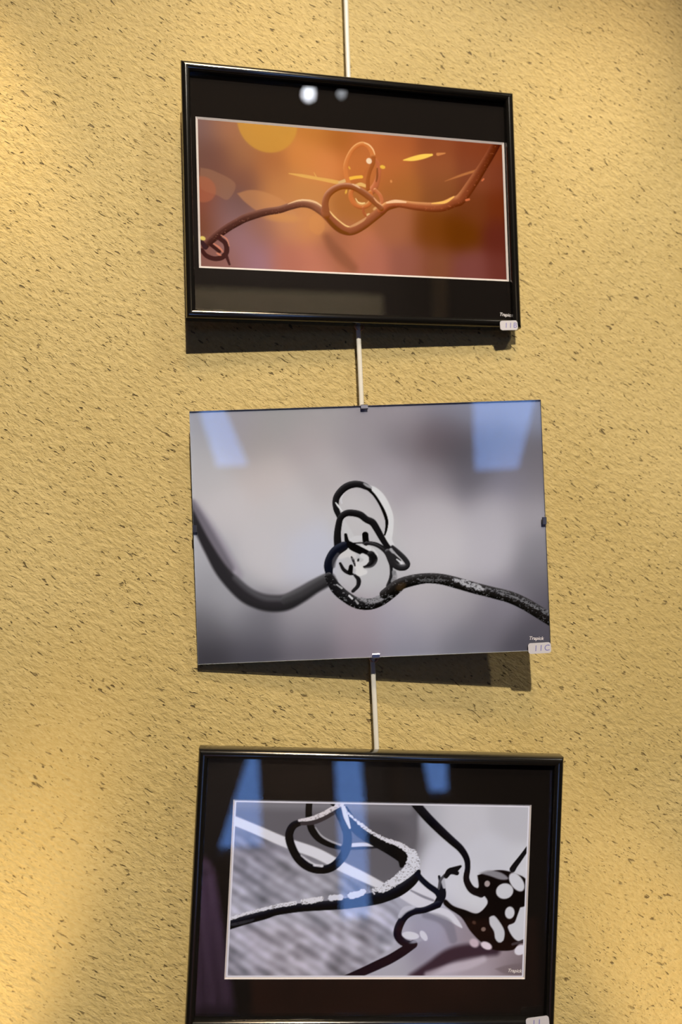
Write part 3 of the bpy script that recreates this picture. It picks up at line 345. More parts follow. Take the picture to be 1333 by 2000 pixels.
ART3 = dict(sigma=14.1, base=[(-163.4,240.9,104,102,108),(-131.8,241.4,112,110,114),(-85.4,239.4,118,116,120),(-15.1,237.7,112,110,114),(26.3,238.4,122,120,126),(-142.6,227.0,84,82,86),(-90.5,224.9,80,77,81),(-60.6,208.2,88,86,90),(-13.8,208.8,84,81,84),(27.5,209.4,98,95,98),(16.5,191.9,104,102,106),(56.2,233.1,160,160,164),(92.1,233.6,172,171,174),(158.5,234.7,164,163,166),(70.1,186.8,178,178,184),(130.1,187.5,176,176,180),(166.9,176.2,180,180,182),(65.7,152.0,186,186,192),(113.7,146.6,186,186,188),(95.0,163.8,184,184,188),(-161.6,206.7,112,110,118),(-129.5,195.8,104,102,110),(-151.3,172.8,138,137,148),(-105.4,173.3,122,120,126),(-64.3,162.3,128,126,132),(-23.0,154.0,124,123,130),(-104.0,144.8,136,134,142),(-69.3,145.1,138,137,144),(-149.6,138.7,140,139,148),(12.9,140.0,150,150,160),(-147.1,87.8,148,145,154),(-101.8,99.3,144,141,148),(-55.5,99.5,140,138,146),(-20.3,93.9,146,144,152),(-145.7,59.6,152,149,158),(-100.1,65.3,140,136,142),(-53.9,65.3,138,135,142),(14.2,111.3,156,155,168),(15.4,82.6,160,158,166),(61.0,123.0,140,139,152),(73.8,100.0,146,145,162),(57.0,76.9,128,124,136),(97.7,100.1,132,122,128),(28.2,59.7,150,148,154),(69.7,56.8,160,152,160),(123.3,59.7,150,140,146),(146.8,71.3,140,128,132),(165.4,59.7,104,92,94)],
roof=[(-167.4, 229.4), (-109.1, 201.8), (-47.4, 175.0), (3.5, 152.6), (37.2, 122.9), (21.1, 88.3), (-30.1, 52.8), (-167.5, 52.9)],
items=[
('p',(90,87,91),8.2,[(-178.2,252.0),(-62.9,257.0),(31.3,258.8),(43.4,227.0),(38.0,186.4),(15.0,158.4),(-18.3,167.3),(-72.8,194.2),(-109.3,206.3),(-177.4,235.0)],{'a':0.95}),
('s',(116,114,118),12.89,[(-169.3,245.4,4.58),(-108.8,245.3,4.63),(-27.2,245.0,4.7),(31.9,244.3,4.75)],{'a':0.8}),
('e',(76,73,77),11.72,[(-5.3,215.9)],{'rx':32.22,'ry':15.23,'ang':0.6,'a':0.8}),
('s',(196,195,198),2.34,[(-170.2,228.2,5.15),(-142.1,217.3,5.17),(-109.2,204.0,5.49),(-72.6,191.9,5.81),(-44.0,177.9,5.55),(-18.3,166.2,5.28),(7.5,154.3,4.12)],{}),
('p',(192,191,196),2.34,[(25.2,143.0),(44.7,163.0),(50.4,157.7),(67.1,148.6),(67.5,138.0),(58.3,131.4),(44.7,132.6)],{'a':0.9}),
('p',(198,197,202),1.76,[(55.7,127.4),(74.6,131.5),(88.5,125.0),(100.1,109.1),(83.4,117.0)],{'a':0.95}),
('s',(122,121,130),1.76,[(38.4,151.0,0.89),(52.3,144.5,1.42),(64.7,140.0,1.19)],{}),
('s',(104,102,112),4.69,[(55.9,123.4,3.56),(72.4,119.6,4.76),(83.6,111.7,5.96),(89.8,95.9,4.77)],{'a':0.6}),
('s',(54,42,50),8.2,[(45.4,52.3,5.91),(65.2,64.2,7.12),(85.1,76.7,8.34),(104.0,82.0,8.37),(125.9,84.1,7.2),(139.6,84.1,6.02)],{}),
('s',(176,166,172),5.86,[(61.5,56.3,3.56),(85.7,62.9,4.76),(107.4,66.8,4.78),(126.3,73.5,3.6)],{'a':0.7}),
('s',((40,37,39),(20,18,20),(18,16,18)),0.88,[(-83.1,251.2,3.78),(-83.3,238.3,3.78),(-81.8,227.9,3.95),(-78.4,217.7,4.07),(-70.4,208.7,3.96),(-58.3,202.4,3.5),(-43.6,198.5,2.92)],{}),
('s',(150,148,150),1.17,[(-74.9,220.9,0.47),(-67.9,212.0,0.93),(-58.4,206.3,1.05),(-45.1,201.3,1.17)],{}),
('s',(188,186,190),1.05,[(-34.5,201.2,2.11),(-20.1,202.4,2.11),(-5.5,201.6,1.41)],{}),
('s',(40,38,42),1.05,[(-34.4,197.6,1.41),(-19.9,198.2,1.53),(-2.7,199.3,0.94)],{}),
('s',((30,30,36),(20,20,26),(14,14,18)),0.88,[(-50.9,241.4,4.09),(-42.2,225.3,4.68),(-37.7,211.8,4.92),(-38.1,198.8,5.15),(-43.1,187.1,4.91),(-53.1,176.9,4.78),(-66.1,173.3,4.65),(-80.6,176.4,4.64),(-92.5,185.2,4.63),(-101.0,199.3,4.63),(-104.2,212.1,4.63),(-99.8,222.5,4.29),(-88.3,227.2,2.9)],{}),
('s',(176,174,176),0.76,[(-89.7,189.1,0.58),(-79.6,182.2,1.16),(-72.9,179.0,0.81)],{'m':0.5}),
('s',(192,190,192),0.76,[(-74.2,178.4,1.39),(-65.0,177.6,1.51)],{'m':0.3}),
('s',(150,148,152),0.7,[(-100.5,183.8,0.35),(-88.3,173.7,0.46),(-75.0,168.7,0.52),(-59.3,168.2,0.35)],{'a':0.8}),
('s',(54,48,50),0.88,[(-90.7,224.6,1.74),(-77.7,226.1,2.33),(-64.9,231.4,2.33),(-54.6,237.4,1.99)],{}),
('s',(192,186,186),0.82,[(-93.5,228.4,1.51),(-80.6,230.5,2.33),(-67.7,235.5,2.56),(-57.5,241.5,2.57),(-45.9,248.2,2.81)],{'sp':((120,114,116),0.4,1.5)}),
('s',(30,28,30),0.7,[(-57.8,249.1,2.34),(-55.7,246.5,1.75)],{}),
('s',(24,23,26),0.82,[(-41.1,242.9,2.34),(-33.1,226.8,5.86),(-22.0,216.6,6.75),(-8.4,209.0,7.06),(5.1,202.0,7.08),(18.7,195.0,7.69),(27.7,188.0,7.1),(26.1,178.9,2.37)],{}),
('s',(206,205,208),0.88,[(-44.7,244.8,1.52),(-40.6,233.8,2.69),(-35.4,220.9,1.17)],{}),
('s',(202,200,203),0.76,[(-43.1,244.1,0.94),(-36.1,235.4,1.29),(-23.1,225.2,1.76),(-8.7,215.4,1.77),(7.5,207.5,2.36),(21.0,203.5,2.96),(32.0,197.1,3.56),(40.4,188.1,4.75)],{'rg':1.1,'sp':((90,88,92),0.36,1.2)}),
('s',(212,212,216),0.88,[(37.5,193.3,4.75),(39.9,182.9,7.71),(35.1,172.4,8.29),(25.5,163.5,7.69),(13.1,156.6,5.31),(-0.5,151.3,2.94)],{'rg':1.6,'sp':((96,95,102),0.42,1.3)}),
('s',((40,40,46),(24,23,28),(20,19,22)),0.82,[(46.4,172.6,2.37),(43.3,166.0,4.75),(35.0,157.9,5.92),(23.4,150.3,6.5),(9.0,144.9,7.07),(-4.1,141.5,7.29),(-23.7,137.8,6.44),(-42.0,134.9,5.83),(-62.9,133.0,5.23),(-88.9,130.7,4.86),(-114.6,126.7,4.83),(-127.3,122.4,4.94),(-147.7,116.9,5.14),(-167.9,110.9,5.35),(-175.5,109.1,5.34)],{}),
('s',(58,56,60),0.88,[(-173.0,109.1,1.48),(-152.7,113.7,1.71),(-140.0,116.9,1.14)],{'m':0.7,'a':0.7}),
('s',(196,194,197),0.76,[(-167.8,117.3,1.71),(-153.9,121.9,1.71),(-136.2,127.1,1.72),(-117.0,131.7,1.96),(-102.9,134.3,2.08),(-93.9,136.0,2.08)],{'rg':0.9,'sp':((110,108,110),0.36,1.2)}),
('s',(196,194,196),0.7,[(-84.8,137.3,2.89),(-74.4,138.7,3.13),(-64.3,140.8,2.79)],{'rg':0.8,'sp':((120,118,120),0.36,1.4)}),
('s',(206,206,212),0.7,[(-52.8,141.6,3.49),(-42.4,143.0,3.15)],{'rg':1.0}),
('s',(206,206,212),0.7,[(-31.3,144.6,3.16),(-24.1,146.2,3.86),(-17.0,148.9,3.17)],{'rg':1.3}),
('s',(206,205,208),0.7,[(-4.5,151.3,1.76),(6.1,151.4,2.71),(19.1,158.0,2.95)],{'rg':1.3,'sp':((60,58,62),0.4,1.2)}),
('s',(190,188,190),0.64,[(-5.8,149.4,0.71),(-3.7,146.8,0.82)],{}),
('s',(26,26,34),0.88,[(45.1,169.6,2.97),(50.1,163.7,3.21),(58.6,156.5,3.33),(69.1,149.3,3.57),(73.5,142.1,4.17)],{}),
('s',(28,27,33),0.94,[(70.4,167.2,1.43),(74.2,156.6,2.98),(74.7,146.0,4.77),(70.3,136.7,4.76)],{}),
('s',(160,160,166),1.46,[(74.3,164.6,2.39),(77.0,155.3,1.79)],{}),
('s',(70,68,72),0.94,[(70.8,154.1,1.43),(72.1,162.6,1.55),(76.8,169.0,1.43)],{}),
('s',(28,26,29),0.94,[(78.5,167.5,2.63),(82.1,172.8,3.59),(87.5,174.5,3.83),(95.0,179.0,1.44)],{}),
('s',(28,26,29),0.82,[(86.5,172.3,2.39),(91.0,171.3,2.63)],{}),
('s',((44,44,54),(24,24,32),(20,20,26)),0.94,[(70.4,135.4,4.17),(55.7,129.4,3.56),(42.2,127.0,3.79),(32.7,121.3,4.14),(26.6,111.4,4.72),(25.1,100.9,4.72),(31.8,92.8,4.37),(42.5,89.8,3.55)],{}),
('s',(176,176,184),1.76,[(26.8,121.9,2.36),(32.6,129.2,3.55),(42.0,131.9,1.78)],{'a':0.8}),
('s',(28,25,31),1.05,[(43.8,90.4,4.73),(30.7,81.5,5.31),(17.5,73.6,5.3),(4.4,67.4,5.28),(-10.1,60.8,4.91),(-25.8,54.3,4.32),(-37.6,49.8,3.72)],{}),
('e',(228,228,234),1.46,[(40.0,100.2)],{'rx':9.65,'ry':4.02,'ang':-7.4,'a':1.0}),
('e',(228,228,236),1.46,[(55.3,100.0)],{'rx':3.22,'ry':6.17,'ang':35.6,'a':1.0}),
('e',(150,150,162),1.76,[(47.7,94.4)],{'rx':8.04,'ry':2.14,'ang':15.6,'a':0.8}),
('s',((46,45,54),(26,24,28),(22,20,22)),0.88,[(37.0,252.8,5.11),(41.7,247.0,5.12),(54.3,233.8,5.13),(69.1,220.2,4.9),(82.8,208.6,4.55),(94.2,199.1,4.08),(101.5,188.5,3.6),(103.5,177.9,3.24),(102.4,165.0,3.6),(107.0,155.5,3.84),(112.8,150.2,3.84)],{}),
('s',(30,26,28),0.94,[(102.4,170.2,3.0),(103.0,162.2,3.6),(109.3,152.7,4.2),(120.5,148.4,4.81)],{}),
('s',(30,28,30),1.05,[(176.1,204.5,2.07),(165.6,189.3,2.79),(159.2,180.6,3.27),(156.6,176.3,3.63)],{}),
('p',(28,20,22),1.46,[(115.2,169.0),(126.4,172.8),(141.5,175.3),(158.2,172.1),(176.7,161.6),(177.8,132.2),(179.2,97.5),(166.9,90.8),(160.3,84.2),(139.6,84.1),(124.2,92.0),(109.9,105.2),(98.3,121.0),(82.8,130.9),(76.6,136.8),(79.0,141.4),(88.2,134.2),(102.0,129.7),(117.3,125.8),(128.5,137.2),(123.3,146.4),(112.2,149.7),(117.2,155.7)],{'a':1.0}),
('p',(132,130,133),2.34,[(116.9,171.6),(129.4,174.9),(144.0,171.9),(152.0,165.5),(143.2,164.4),(129.7,168.5)],{'a':0.9}),
('e',(180,180,182),1.46,[(148.2,151.3)],{'rx':10.19,'ry':8.85,'ang':5.6,'a':1.0}),
('e',(182,182,184),1.46,[(162.1,161.7)],{'rx':6.97,'ry':12.33,'ang':38.6,'a':1.0}),
('e',(182,182,184),1.46,[(155.2,126.7)],{'rx':5.63,'ry':6.97,'ang':0.6,'a':1.0}),
('p',(178,178,180),1.46,[(131.2,121.2),(136.6,123.3),(143.8,116.0),(149.8,105.4),(148.8,94.8),(143.4,92.7),(139.1,97.4),(137.4,105.3),(132.2,113.3)],{'a':1.0}),
('p',(180,180,182),1.46,[(167.4,132.8),(179.2,132.2),(180.5,97.5),(164.0,95.5),(153.4,110.7),(161.1,115.4),(164.5,124.1)],{'a':1.0}),
('p',(182,182,184),1.46,[(162.2,176.2),(177.4,179.0),(178.0,163.0),(172.6,165.6)],{'a':1.0}),
('s',(60,54,56),1.17,[(160.0,90.8,1.45),(166.9,92.8,1.57),(175.1,96.2,1.21)],{}),
('e',(150,138,134),1.17,[(127.2,159.5)],{'rx':3.22,'ry':3.49,'ang':0.6,'a':1.0}),
('e',(116,98,88),1.46,[(124.9,107.7)],{'rx':2.68,'ry':2.41,'ang':0.6,'a':1.0}),
('e',(70,52,44),1.76,[(113.6,115.2)],{'rx':2.41,'ry':1.88,'ang':-29.4,'a':1.0}),
('e',(200,186,190),1.76,[(129.1,89.1)],{'rx':6.97,'ry':4.02,'ang':-24.4,'a':1.0}),
('e',(178,160,166),2.93,[(114.6,92.0)],{'rx':5.9,'ry':4.56,'ang':-34.4,'a':1.0}),
('e',(206,202,206),1.76,[(169.3,84.2)],{'rx':6.97,'ry':5.36,'ang':25.6,'a':1.0}),
('p',(104,92,94),2.93,[(140.5,62.9),(154.1,66.9),(173.4,68.2),(173.8,56.3),(151.7,57.6)],{'a':0.7})])

def lin(c):
    c = np.asarray(c, float) / 255.0
    return np.where(c <= 0.04045, c / 12.92, ((c + 0.055) / 1.055) ** 2.4)
def smooth(x):
    x = np.clip(x, 0, 1); return x * x * (3 - 2 * x)
def spline(pts, step=1.6):
    P = np.array(pts, float); n = len(P)
    if n < 3: out = [P[0] + (P[-1] - P[0]) * t for t in np.linspace(0, 1, 6)]; return np.array(out)
    Q = np.vstack([2 * P[0] - P[1], P, 2 * P[-1] - P[-2]]); out = []
    for i in range(n - 1):
        a, b, c, d = Q[i:i + 4]; m = max(2, int(np.hypot(*(c - b)[:2]) / step))
        for t in np.arange(m) / m:
            out.append(0.5 * (2 * b + (c - a) * t + (2 * a - 5 * b + 4 * c - d) * t * t + (3 * b - a - 3 * c + d) * t ** 3))
    out.append(P[-1]); R = np.array(out)
    if R.shape[1] > 2: R[:, 2] = np.maximum(R[:, 2], 0.1)
    return R
def value_noise(X, Y, cell, seed):
    rng = np.random.RandomState(seed); G = rng.rand(256, 256)
    x, y = X / cell, Y / cell; i, j = np.floor(x).astype(int), np.floor(y).astype(int); u, v = smooth(x - i), smooth(y - j)
    g = lambda a, b: G[a & 255, b & 255]
    return (g(i, j) * (1 - u) + g(i + 1, j) * u) * (1 - v) + (g(i, j + 1) * (1 - u) + g(i + 1, j + 1) * u) * v
LIGHT_DIR = np.array([-0.3, 0.954])
def paint(art, x0, x1, y0, y1, step, keyline=None):
    nx, ny = int((x1 - x0) / step) + 1, int((y1 - y0) / step) + 1
    xs, ys = np.linspace(x0, x1, nx), np.linspace(y0, y1, ny); X, Y = np.meshgrid(xs, ys)
    # base tones from scattered samples, blurred together
    b = np.array(art['base'], float); num = np.zeros((ny, nx, 3)); den = np.zeros((ny, nx))
    for px, py, *c in b:
        d2 = (X - px) ** 2 + (Y - py) ** 2
        w = np.exp(-d2 / (2 * art['sigma'] ** 2)) + 1e-3 * np.exp(-d2 / (2 * (3 * art['sigma']) ** 2)) + 1e-9
        num += w[..., None] * np.array(c); den += w
    C = num / den[..., None]
    def inside(poly):
        ins = np.zeros(X.shape, bool); dist = np.full(X.shape, 1e9); n = len(poly)
        for k in range(n):
            ax, ay = poly[k][:2]; bx, by = poly[(k + 1) % n][:2]
            if abs(by - ay) > 1e-9:
                ins ^= ((ay > Y) != (by > Y)) & (X < (bx - ax) * (Y - ay) / (by - ay) + ax)
            ex, ey = bx - ax, by - ay; t = np.clip(((X - ax) * ex + (Y - ay) * ey) / (ex * ex + ey * ey + 1e-9), 0, 1)
            dist = np.minimum(dist, np.hypot(X - ax - t * ex, Y - ay - t * ey))
        return np.where(ins, dist, -dist)
    if 'roof' in art:        # out-of-focus courses of roof tiles
        m = smooth(inside(art['roof']) / 6.0 + 0.5)
        a = math.radians(-32); U = X * math.cos(a) + Y * math.sin(a); V = -X * math.sin(a) + Y * math.cos(a)
        n = 0.5 * value_noise(U, V * 1.5, 23, 3) + 0.32 * value_noise(U + 7, V * 1.5, 13.7, 5) + 0.18 * value_noise(X * 0.9, Y * 1.1, 7.3, 6) - 0.5
        rows = 0.07 * np.sin(V * 2 * math.pi / 11.0 + 2.0 * value_noise(U, V, 30, 8))
        C = C * (1 + ((n * 0.8 + rows) * m)[..., None])
    for q, (kind, col, soft, pts, kw) in enumerate(art['items']):
        soft = max(soft, 0.45); al = kw.get('a', 1.0)
        if kind == 's':
            R = spline(pts); best = np.full(X.shape, -1e9); S = np.zeros(X.shape); T = np.zeros(X.shape)
            for k in range(len(R) - 1):
                (ax, ay, ah), (bx, by, bh) = R[k], R[k + 1]; mg = max(ah, bh) + soft + 1
                i0, i1 = np.searchsorted(xs, (min(ax, bx) - mg, max(ax, bx) + mg)); j0, j1 = np.searchsorted(ys, (min(ay, by) - mg, max(ay, by) + mg))
                if i1 <= i0 or j1 <= j0: continue
                sl = (slice(j0, j1), slice(i0, i1)); x, y = X[sl], Y[sl]; ex, ey = bx - ax, by - ay
                t = np.clip(((x - ax) * ex + (y - ay) * ey) / (ex * ex + ey * ey + 1e-9), 0, 1); dx, dy = x - ax - t * ex, y - ay - t * ey
                h = ah + (bh - ah) * t; g = h - np.hypot(dx, dy); s = (dx * LIGHT_DIR[0] + dy * LIGHT_DIR[1]) / h
                bb = best[sl]; up = g > bb; bb[up] = g[up]; ss = S[sl]; ss[up] = s[up]; tt = T[sl]; tt[up] = (k + t[up]) / (len(R) - 1)
            if 'rg' in kw:     # ragged edge
                best = best + kw['rg'] * (0.6 * value_noise(X, Y, 1.5, q + 11) + 0.4 * value_noise(X, Y, 3.2, q + 12) - 0.5) * 2
            A = smooth(best / soft + 0.5) * al
            if isinstance(col[0], tuple):
                hi, mid, lo = (np.array(c, float) for c in col); S = np.clip(S, -1, 1)
                if 'c2' in kw:  # tones run from one end of the stem to the other
                    h2, m2, l2 = (np.array(c, float) for c in kw['c2']); T3 = (T ** kw.get('ce', 1.0))[..., None]
                    hi, mid, lo = hi + (h2 - hi) * T3, mid + (m2 - mid) * T3, lo + (l2 - lo) * T3
                K = mid + (hi - mid) * (smooth(S) ** 1.0)[..., None] + (lo - mid) * smooth(-S)[..., None]
            else: K = np.array(col, float) + np.zeros(C.shape)
            if 'm' in kw:
                n = 0.6 * value_noise(X + Y * .6, Y - X * .2, 1.3, q) + 0.4 * value_noise(X, Y, 2.8, q + 50) - 0.45
                A = np.clip(A * (1 - kw['m'] * smooth(n * 3)), 0, 1) if not isinstance(col[0], tuple) else A
                K = K * (1 + kw['m'] * 0.9 * n)[..., None]
            if 'sp' in kw:     # bark flecks
                c, amt, cell = kw['sp']; n = 0.65 * value_noise(X * 0.8 + Y * 0.5, Y * 1.3, cell, q + 21) + 0.35 * value_noise(X, Y, cell * 0.45, q + 22)
                K = K + (np.array(c, float) - K) * (smooth((n - 1 + amt) / 0.16) * 0.85)[..., None]
        elif kind == 'p':
            R = spline(list(pts) + [pts[0]], 2.5)
            A = smooth(inside(R) / soft + 0.5) * al; K = np.array(col, float)
        else:
            (ex, ey), = pts; a = math.radians(kw['ang']); dx, dy = X - ex, Y - ey
            u, v = dx * math.cos(a) + dy * math.sin(a), -dx * math.sin(a) + dy * math.cos(a)
            r = np.hypot(u / kw['rx'], v / kw['ry']); A = smooth((1 - r) * min(kw['rx'], kw['ry']) / soft + 0.5) * al; K = np.array(col, float)
        C = C + (K - C) * A[..., None]
    if keyline:
        e = np.minimum(np.minimum(X - x0, x1 - X), np.minimum(Y - y0, y1 - Y))
        C = np.where((e < keyline[0])[..., None], np.array(keyline[2], float), np.where((e < keyline[1])[..., None], np.array(keyline[3], float), C))
    return X, Y, np.clip(C, 0, 255)
GLARE = np.array([0.009, 0.008, 0.009])
def make_print(art, rect, z, parent, step=0.75, keyline=None, lamp=(1, 1, 1)):
    # lamp: tone of the warm lamp light on the sheet, so ink reflectance = seen tone / lamp tone
    X, Y, C = paint(art, *rect, step, keyline); ny, nx = X.shape
    co = np.stack([X * MM, Y * MM, np.full(X.shape, z * MM)], -1).reshape(-1, 3)
    idx = np.arange(nx * ny).reshape(ny, nx); q = np.stack([idx[:-1, :-1], idx[:-1, 1:], idx[1:, 1:], idx[1:, :-1]], -1).reshape(-1, 4)
    me = bpy.data.meshes.new('print'); me.vertices.add(len(co)); me.vertices.foreach_set('co', co.ravel())
    me.loops.add(q.size); me.loops.foreach_set('vertex_index', q.ravel()); me.polygons.add(len(q))
    me.polygons.foreach_set('loop_start', np.arange(0, q.size, 4)); me.update(calc_edges=True)
    col = np.ones((len(co), 4), np.float32); col[:, :3] = np.maximum((lin(C).reshape(-1, 3) - GLARE) / np.array(lamp), 0.002)
    col[:, :3] /= np.maximum(col[:, :3].max(1, keepdims=True) / 0.92, 1.0)
    a = me.color_attributes.new('ink', 'FLOAT_COLOR', 'POINT'); a.data.foreach_set('color', col.ravel())
    return link('print', me, M_PRINT, parent)

# ------------------------------------------------------------------ pictures
def picture_root(name, pose, label, cat, group):
    e = bpy.data.objects.new(name, None); e.empty_display_size = 0.05; scene.collection.objects.link(e)
    e.matrix_world = Matrix.Translation(pose['base']) @ Matrix(pose['rot']).to_4x4()
    return tag(e, label, cat, group=group)
def rail_profile(w):
    """(across from the outer edge, depth) of a rounded bead moulding in millimetres"""
    p = [(0.4, -18.0), (0.0, -17.0), (0.0, -6.0)]
    for k in range(1, 12):
        a = math.pi * k / 12; p.append((w / 2 - w / 2 * math.cos(a), -5.6 + 5.6 * math.sin(a) ** 0.8))
    return p + [(w, -6.0), (w, -9.4), (w - 3, -9.6), (w - 3, -18.0)]
def moulding(parent, W, H, w):
    pr = rail_profile(w); n = len(pr)
    for side in range(4):
        vs = []
        for end in (-1, 1):
            for s, d in pr:
                if side == 0: v = (end * (W / 2 - s), H - s)
                elif side == 1: v = (-end * (W / 2 - s), s)
                elif side == 2: v = (-W / 2 + s, H / 2 + end * (H / 2 - s))
                else: v = (W / 2 - s, H / 2 - end * (H / 2 - s))
                vs.append((v[0] * MM, v[1] * MM, d * MM))
        fs = [(k, (k + 1) % n, n + (k + 1) % n, n + k) for k in range(n)] + [tuple(range(n)), tuple(range(2 * n - 1, n - 1, -1))]
        me = mesh('rail', vs, fs); bm = bmesh.new(); bm.from_mesh(me); bmesh.ops.recalc_face_normals(bm, faces=bm.faces[:])
        for e in bm.edges:
            if len(e.link_faces) == 2 and e.calc_face_angle(0) > 0.7: e.smooth = False
        bm.to_mesh(me); bm.free()
        link('rail', me, M_FRAME, parent, smooth=True)
def mat_board(parent, W, H, w, op, bevel):
    ox0, ox1, oy0, oy1 = -W / 2 + w - 2.6, W / 2 - w + 2.6, w - 2.6, H - w + 2.6
    def ring(a, za, b, zb):
        c = lambda r, z: [(r[0] * MM, r[2] * MM, z * MM), (r[1] * MM, r[2] * MM, z * MM), (r[1] * MM, r[3] * MM, z * MM), (r[0] * MM, r[3] * MM, z * MM)]
        return c(a, za) + c(b, zb), [(k, (k + 1) % 4, 4 + (k + 1) % 4, 4 + k) for k in range(4)]
    out = (ox0, ox1, oy0, oy1)
    v, f = ring(out, -9.7, out, -11.2); v2, f2 = ring(out, -9.7, op, -9.7); v3, f3 = ring(op, -9.7, op, -9.9)
    m = link('mat_board', mesh('mat_board', v + v2 + v3, f + [tuple(i + 8 for i in q) for q in f2] + [tuple(i + 16 for i in q) for q in f3]), M_MAT, parent)
    inn = (op[0] + bevel, op[1] - bevel, op[2] + bevel, op[3] - bevel)
    v, f = ring(op, -9.72, inn, -10.9)
    link('bevelled_edge', mesh('bevelled_edge', v, f), M_CORE, m)['label'] = 'white cut edge around the photograph'
    return m, inn
def rounded_label(parent, c, w, h, z, rot, name='price_sticker', text='', label='small white paper sticker with blue handwriting'):
    r = 3.2; out = []
    for k, (sx, sy) in enumerate(((1, 1), (-1, 1), (-1, -1), (1, -1))):
        for t in range(5):
            a = math.pi / 2 * (k + t / 4); out.append((sx * (w / 2 - r) + r * math.cos(a), sy * (h / 2 - r) + r * math.sin(a)))
    ca, sa = math.cos(rot), math.sin(rot); n = len(out)
    T = lambda x, y, zz: ((c[0] + x * ca - y * sa) * MM, (c[1] + x * sa + y * ca) * MM, zz * MM)
    vs = [T(x, y, z) for x, y in out] + [T(x, y, z + 0.25) for x, y in out]
    fs = [tuple(range(n - 1, -1, -1)), tuple(range(n, 2 * n))] + [(k, (k + 1) % n, n + (k + 1) % n, n + k) for k in range(n)]
    s = link(name, mesh(name, vs, fs), M_STICK, parent); s['label'] = label
    if text:
        lettering('handwriting', text, T(-w * 0.27, -h * 0.26, z + 0.30), rot, h * 0.78 * MM, M_PEN, s, shear=0.12, space=1.25)
    return s
def lettering(name, text, loc, rot, size, mat, parent, shear=0.0, space=1.0, fit=None, bold=0.0):
    cu = bpy.data.curves.new(name, 'FONT'); cu.body = text; cu.size = size; cu.shear = shear; cu.space_character = space; cu.offset = bold
    tmp = bpy.data.objects.new(name, cu); scene.collection.objects.link(tmp)
    dg = bpy.context.evaluated_depsgraph_get(); dg.update(); me = bpy.data.meshes.new_from_object(tmp.evaluated_get(dg))
    bpy.data.objects.remove(tmp)
    if fit:
        xs = [v.co.x for v in me.vertices]; k = fit / (max(xs) - min(xs))
        for v in me.vertices: v.co.x *= k; v.co.y *= k
    me.transform(Matrix.Translation(loc) @ Matrix.Rotation(rot, 4, 'Z')); me.name = name; me.materials.clear()
    return link(name, me, mat, parent)
def signature(parent, ends, z):
    (ax, ay), (bx, by) = ends; d = math.hypot(bx - ax, by - ay)
    s = lettering('signature', 'Trapick', (ax * MM, ay * MM, z * MM), math.atan2(by - ay, bx - ax), 0.006, M_WHITEINK, parent, shear=0.25, fit=d * MM, bold=0.0001)
    s['label'] = 'small white printed signature'
def framed(name, pose, op, art, label, bevel, lamp, keyline=None, w=10.8):
    W, H = pose['w'], pose['h']; e = picture_root(name, pose, label, 'picture', 'photographs hung on one cord')
    moulding(e, W, H, w)
    m, inn = mat_board(e, W, H, w, op, bevel)
    make_print(art, inn, -10.8, e, keyline=keyline, lamp=lamp)
    box('glass', ((-W / 2 + w) * MM, (W / 2 - w) * MM, w * MM, (H - w) * MM, -9.2 * MM, -7.2 * MM), M_GLASS, e)
    box('backing_board', ((-W / 2 + w - 2.8) * MM, (W / 2 - w + 2.8) * MM, (w - 2.8) * MM, (H - w + 2.8) * MM, -15 * MM, -11.3 * MM), M_BACK, e)
    return e
p1 = framed('framed_photograph', POSE1, OPEN1, ART1, 'black framed orange photograph of a knotted plant tendril, topmost of the three', 2.5, (1.19, 1.04, 0.75))
rounded_label(p1, STICK1, 24.0, 12.2, 0.0, math.radians(3), text='11B')
signature(p1, SIG1, -9.65)
p3 = framed('framed_photograph', POSE3, OPEN3, ART3, 'black framed grey photograph of crusted twigs and seed head, lowest of the three', 1.4, (0.77, 0.71, 0.58), keyline=(0.5, 1.7, (150, 148, 152), (214, 210, 212)))
rounded_label(p3, STICK3, 27.0, 13.0, 0.0, math.radians(7), text='11')
signature(p3, SIG3, -10.7)

